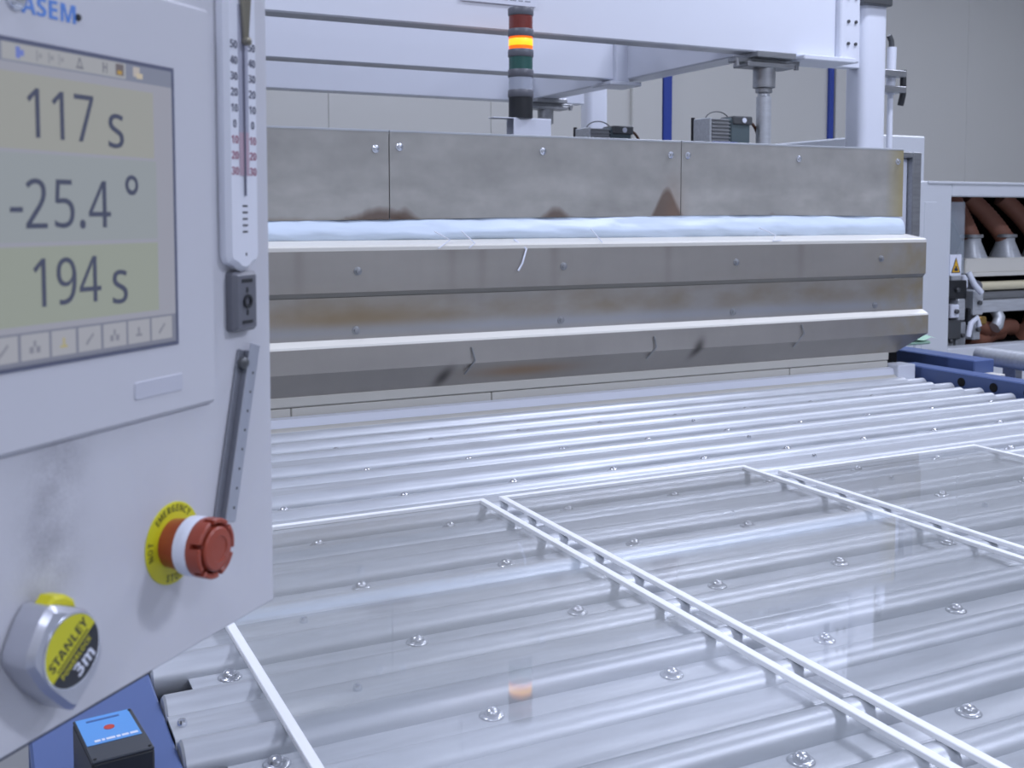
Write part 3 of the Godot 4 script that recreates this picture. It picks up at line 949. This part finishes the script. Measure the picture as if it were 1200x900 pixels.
	pipe2.tube([W(5.23, -0.72, -4.50), W(5.25, -0.64, -4.50), W(5.30, -0.61, -4.50), W(5.32, -0.66, -4.50)], 0.016, 10)
	part("pipe", pipe2, M.white, m)
	part("brass_fitting", bx(W(5.40, -0.635, -4.56), Vector3(0.06, 0.05, 0.05), 0.008), mat(rgb(150, 120, 60), 0.4, 0.5), m)
	# warning sign
	var s := thing("warning_sign", "small white warning sign with a yellow crush-hazard triangle at the enclosure window", "sign", W(4.99, -0.29, -4.39))
	part("plate", span(W(4.945, -0.345, -4.40), W(5.035, -0.225, -4.392), 0.001), M.white, s)
	var tri := MB.new()
	tri.prism(PackedVector2Array([Vector2(-0.036, -0.045), Vector2(0.036, -0.045), Vector2(0, 0.045)]), 0, 0.002, Transform3D(Basis.IDENTITY, W(4.99, -0.285, -4.392)))
	part("triangle", tri, M.ink, s)
	var tr2 := MB.new()
	tr2.prism(PackedVector2Array([Vector2(-0.029, -0.041), Vector2(0.029, -0.041), Vector2(0, 0.034)]), 0, 0.003, Transform3D(Basis.IDENTITY, W(4.99, -0.285, -4.392)))
	part("triangle", tr2, mat(rgb(222, 172, 40), 0.5), s)
	var hand := MB.new()
	hand.prism(PackedVector2Array([Vector2(-0.014, -0.034), Vector2(0.012, -0.034), Vector2(0.016, -0.022), Vector2(0.004, -0.018), Vector2(0.01, -0.010), Vector2(-0.008, -0.004), Vector2(-0.004, -0.014), Vector2(-0.016, -0.02)]), 0, 0.004, Transform3D(Basis.IDENTITY, W(4.99, -0.285, -4.392)))
	part("symbol", hand, M.ink, s)

# ---------------------------------------------------------------- right side rails
func make_outfeed() -> void:
	var t := thing("side_rail", "blue side rail with a grey round bumper bar right of the conveyor", "rail", Vector3(3.55, 0, -2.2))
	part("rail_beam", span(W(3.36, -0.66, -3.45), W(3.47, -0.55, -2.86), 0.004), M.blue, t)
	part("base_beam", span(W(3.36, -0.78, -3.2), W(3.74, -0.66, 0.4), 0.004), M.blue, t)
	part("spacer", span(W(3.37, -0.66, -2.86), W(3.46, -0.60, -2.80), 0.003), M.cream, t)
	var mb := MB.new()
	mb.rod(W(3.62, -0.567, -3.06), W(3.62, -0.567, 0.3), 0.038, 24, 0.004)
	part("bumper_bar", mb, M.galv, t)
	for z in [-2.9, -1.5, 0.0]:
		part("bar_support", span(W(3.60, -0.66, z - 0.03), W(3.64, -0.59, z + 0.03), 0.002), M.steel, t)
		part("leg", span(Vector3(3.5, 0, z - 0.04), Vector3(3.6, 0.72, z + 0.04), 0.004), M.blue, t)
	var c := thing("green_cloth", "pale green folded cloth lying by the furnace's right lower corner", "cloth", W(3.6, -0.545, -3.5))
	var g := MB.new()
	var n := noise(41, 7.0, 2)
	for i in 8:
		for j in 5:
			var P := func(a: int, b: int) -> Vector3:
				var x := 3.40 + 0.035 * a
				var z := -3.58 + 0.05 * b
				return W(x, -0.53 + 0.03 * n.get_noise_2d(x * 2.0, z * 2.0), z)
			g.quad(P.call(i, j), P.call(i + 1, j), P.call(i + 1, j + 1), P.call(i, j + 1), Vector3.UP)
	part("cloth_sheet", g, mat(rgb(178, 214, 190), 0.9), c)
	part("cloth_fold", span(W(3.41, -0.555, -3.57), W(3.66, -0.54, -3.34), 0.006), mat(rgb(178, 214, 190), 0.9), c)

# ---------------------------------------------------------------- console
func make_console() -> void:
	var ang := deg_to_rad(47.3346)
	var d := Vector3(sin(ang), 0, -cos(ang))
	var nn := Vector3(cos(ang), 0, sin(ang))
	var base := Basis(d, Vector3.UP, nn)
	var P0 := Vector3(0.11372, EYE - 0.22777, -0.76597)
	var font := SystemFont.new()
	font.font_names = PackedStringArray(["Droid Sans"])
	var bold := SystemFont.new()
	bold.font_names = PackedStringArray(["Droid Sans"])
	bold.font_weight = 700
	var t := thing("control_console", "light grey control console with touch screen and red emergency stop in the foreground", "control panel", P0, "", base)
	# cabinet front with a greasy smudge below the screen
	var sn := noise(51, 30.0, 4)
	var sn2 := noise(52, 400.0, 2)
	var tex := picture(512, 600, func(u: float, w: float) -> Color:
		var x := -0.40 + u * 0.5235
		var y := 0.55 - w * 0.6325
		var k := 0.55 * bump(x, -0.112, 0.022) * bump(y, 0.035, 0.045) + 0.35 * bump(x, -0.10, 0.02) * bump(y, 0.08, 0.02)
		k *= 0.45 + 0.5 * sn.get_noise_2d(x, y) + 0.35 * sn2.get_noise_2d(x, y)
		var g := 0.81 + 0.008 * sn.get_noise_2d(x * 0.4 + 3.0, y * 0.4)
		return Color(g * 0.985, g * 0.99, g * 1.02).lerp(Color(0.45, 0.45, 0.48), clampf(k, 0, 0.6)))
	var mp := mat(Color.WHITE, 0.42)
	mp.albedo_texture = tex
	mp.texture_repeat = false
	var paint := mat(Color(0.81 * 0.985, 0.81 * 0.99, 0.81 * 1.02), 0.42)
	var cab := MB.new()
	cab.prism(PackedVector2Array([Vector2(-0.40, -0.0825), Vector2(0.1235, -0.0825), Vector2(0.1235, 0.55), Vector2(-0.40, 0.55)]), -0.14, 0.0, Transform3D.IDENTITY, 0.0015)
	part("cabinet", cab, mp, t)
	var bz := MB.new()
	bz.prism(rrect(-0.30, 0.0475, 0.0915, 0.374, 0.004, 3), 0.0, 0.0045, Transform3D.IDENTITY, 0.0025)
	var bezel := part("bezel", bz, paint, t)
	var np := MB.new()
	np.prism(rrect(-0.0405, 0.0085, 0.1065, 0.1185, 0.002, 3), 0.0045, 0.0052, Transform3D.IDENTITY, 0.0005)
	part("name_plate", np, mat(rgb(196, 198, 208), 0.45), bezel)
	# screen
	var fr := MB.new()
	fr.prism(PackedVector2Array([Vector2(-0.25, 0.139), Vector2(0.0045, 0.139), Vector2(0.0045, 0.3272), Vector2(-0.25, 0.3272)]), 0.0045, 0.0052)
	var screen := part("screen_frame", fr, mat(rgb(100, 104, 124), 0.4), t)
	var D := [-0.2475, 0.0012, 0.1415, 0.3245]
	var im := Image.create(796, 586, false, Image.FORMAT_RGB8)
	var R := func(u0: float, u1: float, v0: float, v1: float, c: Color) -> void:
		var x0 := int((u0 - D[0]) / (D[1] - D[0]) * 796)
		var x1 := int((u1 - D[0]) / (D[1] - D[0]) * 796)
		var y0 := int((D[3] - v1) / (D[3] - D[2]) * 586)
		var y1 := int((D[3] - v0) / (D[3] - D[2]) * 586)
		im.fill_rect(Rect2i(x0, y0, x1 - x0, y1 - y0), c)
	im.fill(rgb(150, 152, 166))
	R.call(-0.2475, 0.0012, 0.3135, 0.3245, rgb(122, 128, 148))
	R.call(-0.142, -0.043, 0.3145, 0.324, rgb(158, 160, 166))
	R.call(-0.132, -0.129, 0.316, 0.3225, rgb(104, 120, 190))
	R.call(-0.129, -0.126, 0.3175, 0.321, rgb(104, 120, 190))
	for u in [-0.117, -0.108, -0.100]:
		R.call(u, u + 0.0012, 0.316, 0.3225, rgb(138, 140, 150))
		R.call(u + 0.002, u + 0.004, 0.318, 0.3205, rgb(134, 136, 146))
	R.call(-0.086, -0.080, 0.316, 0.3172, rgb(112, 114, 126))
	R.call(-0.085, -0.0838, 0.317, 0.320, rgb(112, 114, 126))
	R.call(-0.0822, -0.081, 0.317, 0.320, rgb(112, 114, 126))
	R.call(-0.084, -0.082, 0.320, 0.3225, rgb(112, 114, 126))
	R.call(-0.0635, -0.0625, 0.316, 0.3225, rgb(112, 114, 126))
	R.call(-0.0605, -0.0595, 0.316, 0.3225, rgb(112, 114, 126))
	R.call(-0.0625, -0.0605, 0.319, 0.320, rgb(112, 114, 126))
	R.call(-0.052, -0.045, 0.316, 0.323, rgb(104, 98, 104))
	R.call(-0.0505, -0.0465, 0.3165, 0.319, rgb(170, 140, 70))
	R.call(-0.036, -0.030, 0.317, 0.323, rgb(176, 170, 168))
	R.call(-0.033, -0.027, 0.316, 0.3195, rgb(188, 178, 160))
	R.call(-0.24, -0.0175, 0.2650, 0.3080, rgb(152, 154, 151))
	R.call(-0.24, -0.0155, 0.2120, 0.2630, rgb(145, 152, 158))
	R.call(-0.24, -0.0155, 0.1640, 0.2095, rgb(146, 153, 145))
	R.call(-0.2475, 0.0012, 0.1415, 0.1605, rgb(118, 122, 140))
	var bu := [-0.2475, -0.224, -0.202, -0.180, -0.158, -0.1355, -0.1122, -0.0908, -0.0696, -0.047, -0.0245, -0.002]
	for i in bu.size() - 1:
		R.call(bu[i] + 0.0012, bu[i + 1] - 0.0008, 0.1440, 0.1592, rgb(158, 160, 170))
		var c: float = (bu[i] + bu[i + 1]) / 2
		var ic := rgb(168, 160, 120) if i == 6 else rgb(126, 128, 142)
		if i % 3 == 0:
			R.call(c - 0.003, c + 0.003, 0.1485, 0.150, ic)
			R.call(c - 0.001, c + 0.001, 0.150, 0.1545, ic)
		elif i % 3 == 1:
			for k in 5:
				R.call(c - 0.003 + 0.0012 * k, c - 0.0014 + 0.0012 * k, 0.148 + 0.0012 * k, 0.1500 + 0.0012 * k, ic)
		else:
			R.call(c - 0.004, c - 0.001, 0.148, 0.1515, ic)
			R.call(c + 0.001, c + 0.004, 0.148, 0.1515, ic)
			R.call(c - 0.001, c + 0.001, 0.1515, 0.155, ic)
	var disp := StandardMaterial3D.new()
	disp.albedo_color = Color(0.05, 0.05, 0.06)
	disp.roughness = 0.45
	disp.emission_enabled = true
	disp.emission_texture = ImageTexture.create_from_image(im)
	disp.emission_operator = BaseMaterial3D.EMISSION_OP_MULTIPLY
	disp.emission = Color.WHITE
	disp.emission_energy_multiplier = 1.2
	var dm := MB.new()
	dm.quad(Vector3(D[0], D[2], 0.0056), Vector3(D[1], D[2], 0.0056), Vector3(D[1], D[3], 0.0056), Vector3(D[0], D[3], 0.0056), Vector3(0, 0, 1), [Vector2(0, 1), Vector2(1, 1), Vector2(1, 0), Vector2(0, 0)])
	part("screen_display", dm, disp, screen)
	var digits := mat(rgb(84, 88, 104), 0.5)
	for e in [["117", -0.1000, 0.2860, 0.0285, 0.87], ["s", -0.0535, 0.2836, 0.0285, 0.95], ["-25.4", -0.1000, 0.2340, 0.0290, 0.90], ["°", -0.0400, 0.2375, 0.0300, 0.92], ["194", -0.0985, 0.1880, 0.0285, 0.88], ["s", -0.0530, 0.1850, 0.0285, 0.95]]:
		var mb := MB.new()
		mb.text(e[0], e[3], Transform3D(Basis.IDENTITY, Vector3(e[1], e[2], 0.0058)), font, e[4], 0.0002)
		part("digits", mb, digits, screen)
	var sl := AreaLight3D.new()
	sl.name = "screen_light"
	sl.area_size = Vector2(0.24, 0.18)
	sl.light_energy = 0.004
	sl.area_range = 20.0
	sl.shadow_enabled = true
	sl.position = Vector3(-0.123, 0.233, 0.008)
	sl.rotation.y = PI
	t.add_child(sl)
	# maker's mark and two round studs beside it
	var lg := MB.new()
	lg.text("ASEM", 0.0105, Transform3D(Basis.IDENTITY, Vector3(-0.1045, 0.3475, 0.0046)), bold, 1.12, 0.0003)
	part("logo", lg, mat(rgb(98, 142, 214), 0.4), bezel)
	var st := MB.new()
	st.lathe([[0.0075, 0.0], [0.0075, 0.001], [0.006, 0.0028], [0.003, 0.0038], [0.0, 0.004]], 20, Transform3D(Basis.IDENTITY, Vector3(-0.1305, 0.3500, 0.0045)))
	part("stud", st, M.chrome, bezel)
	var s2 := MB.new()
	s2.lathe([[0.0022, 0.0], [0.002, 0.001], [0.0, 0.0012]], 12, Transform3D(Basis.IDENTITY, Vector3(-0.0825, 0.3468, 0.0045)))
	part("stud", s2, M.black, bezel)
	# emergency stop
	var es := MB.new()
	es.lathe([[0.0, 0.0], [0.0285, 0.0], [0.0285, 0.0008], [0.028, 0.0012], [0.0, 0.0012]], 48)
	var stop := part("stop_plate", es, M.yellow, t)
	var lt := MB.new()
	for w in [["EMERGENCY", 90.0, 1.0, 96.0], ["STOP", 270.0, -1.0, 44.0], ["NOT", 180.0, 1.0, 34.0]]:
		var word: String = w[0]
		for i in word.length():
			var a: float = deg_to_rad(w[1] + w[2] * w[3] * (0.5 - (i + 0.5) / word.length()))
			var turn: float = a - PI / 2 if w[2] > 0 else a + PI / 2
			lt.text(word[i], 0.0048, Transform3D(Basis(Vector3(0, 0, 1), turn), Vector3(cos(a), sin(a), 0) * 0.0242 + Vector3(0, 0, 0.0013)), bold, 0.9, 0.0002)
	part("lettering", lt, mat(rgb(96, 96, 30), 0.5), stop)
	var sb := MB.new()
	sb.lathe([[0.0168, 0.001], [0.0172, 0.006], [0.0188, 0.0155]], 40)
	var button := part("stop_button", sb, M.red, t)
	var wb := MB.new()
	wb.lathe([[0.0188, 0.0150], [0.0202, 0.0156], [0.0205, 0.0200], [0.0205, 0.0252], [0.0198, 0.0262]], 40)
	part("white_band", wb, M.white, button)
	var cp := MB.new()
	cp.lathe([[0.0198, 0.0255], [0.0204, 0.0265], [0.0206, 0.0300]], 40)
	cp.lathe([[0.0206, 0.0300], [0.0176, 0.0300], [0.0176, 0.0290], [0.0152, 0.0290], [0.0150, 0.0378], [0.0140, 0.0388], [0.0090, 0.0392], [0.0088, 0.0386], [0.0, 0.0386]], 40)
	for i in 6:       # grip lugs round the rim
		var a := TAU * (i + 0.2) / 6.0
		var o := PackedVector2Array()
		for k in 7:
			var b := a + TAU / 6.0 * 0.84 * (k / 6.0 - 0.5)
			o.append(Vector2(cos(b), sin(b)) * 0.0206)
		for k in 7:
			var b := a - TAU / 6.0 * 0.84 * (k / 6.0 - 0.5)
			o.append(Vector2(cos(b), sin(b)) * 0.0170)
		cp.prism(o, 0.0295, 0.0372, Transform3D.IDENTITY, 0.0008)
	part("stop_cap", cp, M.red, button)
	# small grey lock plate with a ring
	var hp := MB.new()
	hp.prism(rrect(0.0655, 0.0945, 0.1405, 0.1855, 0.003, 4), 0.0, 0.009, Transform3D.IDENTITY, 0.003)
	var lock := part("lock_plate", hp, M.grey_plastic, t)
	var rg := MB.new()
	rg.lathe([[0.0032, 0.009], [0.0032, 0.0105], [0.0052, 0.0105], [0.0052, 0.009]], 20, Transform3D(Basis.IDENTITY, Vector3(0.080, 0.163, 0)))
	part("ring", rg, M.black, lock)
	var mk := MB.new()
	mk.box(Vector3(0.080, 0.1715, 0.0092), Vector3(0.002, 0.004, 0.0006))
	mk.box(Vector3(0.080, 0.1545, 0.0092), Vector3(0.002, 0.004, 0.0006))
	mk.box(Vector3(0.080, 0.1785, 0.0092), Vector3(0.013, 0.0025, 0.0006))
	mk.box(Vector3(0.080, 0.1475, 0.0092), Vector3(0.013, 0.0025, 0.0006))
	part("mark", mk, M.black, lock)
	# post that carries the console
	part("post", bx(Vector3(-0.175, -0.66, -0.08), Vector3(0.09, 1.16, 0.09), 0.004), M.cream, t)
	part("yellow_strip", bx(Vector3(-0.1285, -0.66, -0.06), Vector3(0.004, 1.16, 0.012), 0.001), mat(rgb(200, 160, 40), 0.5), t)
	part("foot_plate", bx(Vector3(-0.175, -1.262, -0.08), Vector3(0.3, 0.02, 0.3), 0.004), M.dark_steel, t)
	part("lower_gasket", bx(Vector3(-0.16, -0.0865, -0.07), Vector3(0.30, 0.008, 0.12), 0.002), M.black, t)

	# thermometer
	var th := thing("wall_thermometer", "white plastic thermometer hung on the console beside the screen", "thermometer", P0 + base * Vector3(0.078, 0.19, 0), "", base)
	var o3 := Vector3(0.078, 0.19, 0)
	var out := PackedVector2Array([Vector2(-0.0195, 0.26), Vector2(-0.0195, 0.007), Vector2(-0.017, 0.0025), Vector2(-0.010, 0.0), Vector2(-0.0065, -0.0030), Vector2(0.0, -0.0045), Vector2(0.0065, -0.0030), Vector2(0.010, 0.0), Vector2(0.017, 0.0025), Vector2(0.0195, 0.007), Vector2(0.0195, 0.26)])
	var tb := MB.new()
	tb.prism(out, 0.0004, 0.0095, Transform3D.IDENTITY, 0.0035)
	part("scale_body", tb, mat(rgb(226, 229, 238), 0.3), th)
	var ch := MB.new()
	ch.box(Vector3(0, 0.130, 0.0096), Vector3(0.0118, 0.125, 0.0005))
	part("scale_strip", ch, mat(rgb(168, 170, 186), 0.4), th)
	var ch2 := MB.new()
	ch2.box(Vector3(0, 0.083, 0.0097), Vector3(0.0118, 0.032, 0.0005))
	part("scale_strip", ch2, mat(rgb(186, 162, 176), 0.4), th)
	var cap := MB.new()
	cap.rod(Vector3(0, 0.052, 0.0105), Vector3(0, 0.19, 0.0105), 0.0008, 8)
	part("capillary", cap, mat(rgb(110, 112, 130), 0.3), th)
	var dash := MB.new()
	for i in 5:
		dash.box(Vector3(0, 0.0445 - 0.0048 * i, 0.0096), Vector3(0.006, 0.0013, 0.0004))
	dash.box(Vector3(0.001, 0.0085, 0.0096), Vector3(0.0012, 0.0022, 0.0004))
	part("tick", dash, M.ink, th)
	var nums := ["50", "40", "30", "20", "10", "0", "10", "20", "30"]
	for i in 9:
		for s: float in [-1.0, 1.0]:
			var mb := MB.new()
			mb.text(nums[i], 0.0058, Transform3D(Basis.IDENTITY, Vector3(0.0112 * s, 0.1625 - 0.01155 * i, 0.0096)), bold, 1.0, 0.0003)
			part("numeral", mb, mat(rgb(150, 90, 110), 0.5) if i > 5 else mat(rgb(84, 86, 104), 0.5), th)
	var ck := MB.new()
	ck.prism(PackedVector2Array([Vector2(-0.005, 0.21), Vector2(-0.0012, 0.166), Vector2(0.0032, 0.166), Vector2(0.0085, 0.21)]), 0.0105, 0.0135, Transform3D.IDENTITY, 0.001)
	ck.lathe([[0.0, 0.0], [0.0032, 0.0], [0.0032, 0.0045], [0.0, 0.0055]], 14, Transform3D(Basis.IDENTITY, Vector3(0.001, 0.166, 0.0105)))
	part("hook", ck, mat(rgb(150, 146, 132), 0.3, 0.8), th)

	# ruler
	var ru := thing("steel_ruler", "short steel ruler hung at a slant from a screw on the console's right edge", "ruler", P0 + base * Vector3(0.073, 0.065, 0), "", base * Basis(Vector3(0, 0, 1), -deg_to_rad(15.2)))
	part("face", bx(Vector3(0.003, 0, 0.006), Vector3(0.0125, 0.134, 0.0012), 0.0004), mat(rgb(190, 194, 204), 0.3, 0.7), ru)
	part("flange", bx(Vector3(-0.0065, -0.003, 0.0012), Vector3(0.0085, 0.128, 0.0016), 0.0004), mat(rgb(150, 153, 162), 0.4, 0.7), ru)
	part("web", bx(Vector3(-0.0030, -0.003, 0.0036), Vector3(0.0012, 0.128, 0.0048), 0.0), mat(rgb(150, 153, 162), 0.4, 0.7), ru)
	var hd := MB.new()
	for i in 8:
		hd.lathe([[0.0011, 0.0], [0.0011, 0.0004], [0.0, 0.0004]], 10, Transform3D(Basis.IDENTITY, Vector3(0.0045, 0.045 - 0.0145 * i, 0.0064)))
	part("stamped_dot", hd, M.dark_steel, ru)
	var sc := MB.new()
	sc.lathe([[0.0, 0.0], [0.0048, 0.0], [0.0048, 0.004], [0.003, 0.006], [0.0, 0.0065]], 16, Transform3D(Basis.IDENTITY, Vector3(-0.006, 0.051, 0.0015)))
	part("screw", sc, M.dark_steel, ru)

	# tape measure clipped to the console
	var tp := thing("tape_measure", "chrome tape measure with round yellow and black label clipped to the console", "tape measure", P0 + base * Vector3(-0.1195, -0.0275, 0), "", base)
	var c0 := Vector2(-0.126, -0.025)
	var case_ := PackedVector2Array()
	var corners := [Vector2(-0.1372, 0.0058), Vector2(-0.1110, -0.0045), Vector2(-0.1010, -0.0185), Vector2(-0.0975, -0.0340), Vector2(-0.1015, -0.0460), Vector2(-0.1215, -0.0630), Vector2(-0.1260, -0.0625), Vector2(-0.1450, -0.0440), Vector2(-0.1570, -0.0250), Vector2(-0.1575, -0.0180), Vector2(-0.1480, -0.0020), Vector2(-0.1410, 0.0050)]
	for i in corners.size():       # soften the corners
		var a: Vector2 = corners[(i + corners.size() - 1) % corners.size()]
		var b: Vector2 = corners[i]
		var c: Vector2 = corners[(i + 1) % corners.size()]
		for f: float in [0.25, 0.5, 0.75]:
			var p := (b.lerp(a, 0.3)).lerp(b, f).lerp(b.lerp(c, 0.3), f)
			case_.append(p - c0)
	var cs := MB.new()
	cs.prism(case_, 0.0015, 0.0225, Transform3D.IDENTITY, 0.0035, 60.0)
	part("case", cs, mat(rgb(196, 198, 206), 0.3, 0.65), tp)
	var ring := MB.new()
	ring.lathe([[0.0222, 0.0224], [0.0222, 0.0232], [0.0212, 0.0234]], 40)
	part("label_ring", ring, M.chrome, tp)
	var lab := MB.new()
	lab.lathe([[0.0, 0.0230], [0.0213, 0.0230], [0.0213, 0.0233], [0.0, 0.0233]], 40)
	part("yellow_label", lab, mat(rgb(206, 202, 30), 0.4), tp)
	var rot := Basis(Vector3(0, 0, 1), deg_to_rad(36.0))
	var blk := MB.new()
	var seg := PackedVector2Array()
	for i in 25:
		var a := deg_to_rad(-174.0 + 168.0 * i / 24.0)
		seg.append(Vector2(cos(a), sin(a)) * 0.0211)
	blk.prism(seg, 0.0232, 0.0235, Transform3D(rot, Vector3.ZERO))
	part("black_label", blk, mat(rgb(44, 46, 54), 0.4), tp)
	var tx := MB.new()
	tx.text("STANLEY", 0.0062, Transform3D(rot, rot * Vector3(0.0, 0.0055, 0.0234)), bold, 0.98, 0.0002)
	tx.box(Vector3(0.0, -0.0001, 0.0), Vector3(0.030, 0.0009, 0.0004), 0.0, Transform3D(rot, Vector3(0, 0, 0.0234)))
	part("lettering", tx, mat(rgb(66, 66, 44), 0.5), tp)
	var ty := MB.new()
	ty.text("POWERLOCK", 0.0034, Transform3D(rot, rot * Vector3(-0.001, -0.0055, 0.0236)), bold, 1.0, 0.0002)
	part("lettering", ty, mat(rgb(196, 190, 40), 0.5), tp)
	var tz := MB.new()
	tz.text("3m", 0.0085, Transform3D(rot, rot * Vector3(0.002, -0.0130, 0.0236)), bold, 1.0, 0.0002)
	part("lettering", tz, M.white, tp)
	var yb := MB.new()
	yb.prism(PackedVector2Array([Vector2(-0.0115, 0.029), Vector2(0.012, 0.020), Vector2(0.010, 0.0265), Vector2(0.003, 0.0318), Vector2(-0.006, 0.0338)]), 0.006, 0.017, Transform3D.IDENTITY, 0.002)
	part("lock_button", yb, mat(rgb(214, 206, 20), 0.4), tp)
	var clip := MB.new()
	clip.box(Vector3(0, 0, 0.0008), Vector3(0.014, 0.04, 0.0014), 0.0004)
	part("belt_clip", clip, M.steel, tp)

# ---------------------------------------------------------------- small things
func make_small_things() -> void:
	var b := Basis(Vector3.UP, deg_to_rad(6.0))
	var at := W(0.111, -0.62, -1.185)
	var t := thing("sensor_box", "black electronics box with a light blue label standing on the blue conveyor side", "device", at, "", b)
	part("box_body", bx(Vector3(0, 0.034, 0), Vector3(0.062, 0.068, 0.105), 0.0025), M.black, t)
	part("lid", bx(Vector3(0, 0.0685, 0), Vector3(0.0615, 0.003, 0.1045), 0.001), mat(rgb(60, 64, 70), 0.4), t)
	part("blue_label", bx(Vector3(-0.001, 0.0702, -0.017), Vector3(0.055, 0.0006, 0.066)), mat(rgb(96, 160, 226), 0.4), t)
	var dot := MB.new()
	dot.lathe([[0.0, 0.0], [0.0055, 0.0], [0.0055, 0.0006], [0.0, 0.0006]], 20, Transform3D(Basis(Vector3(1, 0, 0), Vector3(0, 0, -1), Vector3(0, 1, 0)), Vector3(0.0, 0.0704, -0.017)))
	part("red_dot", dot, mat(rgb(200, 66, 50), 0.4), t)
	var pr := MB.new()
	pr.box(Vector3(-0.002, 0.0706, -0.0405), Vector3(0.034, 0.0004, 0.004))
	part("print", pr, mat(rgb(70, 104, 160), 0.5), t)
	var pw := MB.new()
	var x := -0.020
	for w in [0.006, 0.003, 0.009, 0.004, 0.007, 0.008]:
		pw.box(Vector3(x + w / 2, 0.0706, 0.009), Vector3(w, 0.0004, 0.0045))
		x += w + 0.0014
	part("print", pw, M.white, t)
	for e in [[-0.027, 0.047], [0.027, 0.047], [0.027, -0.047]]:
		var mb := MB.new()
		mb.lathe([[0.0, 0.0], [0.0018, 0.0], [0.0018, 0.0006], [0.0, 0.0006]], 10, Transform3D(Basis(Vector3(1, 0, 0), Vector3(0, 0, -1), Vector3(0, 1, 0)), Vector3(e[0], 0.0699, e[1])))
		part("screw", mb, M.void, t)
	part("foot_block", bx(Vector3(0, 0.0005, 0), Vector3(0.056, 0.001, 0.098)), M.void, t)
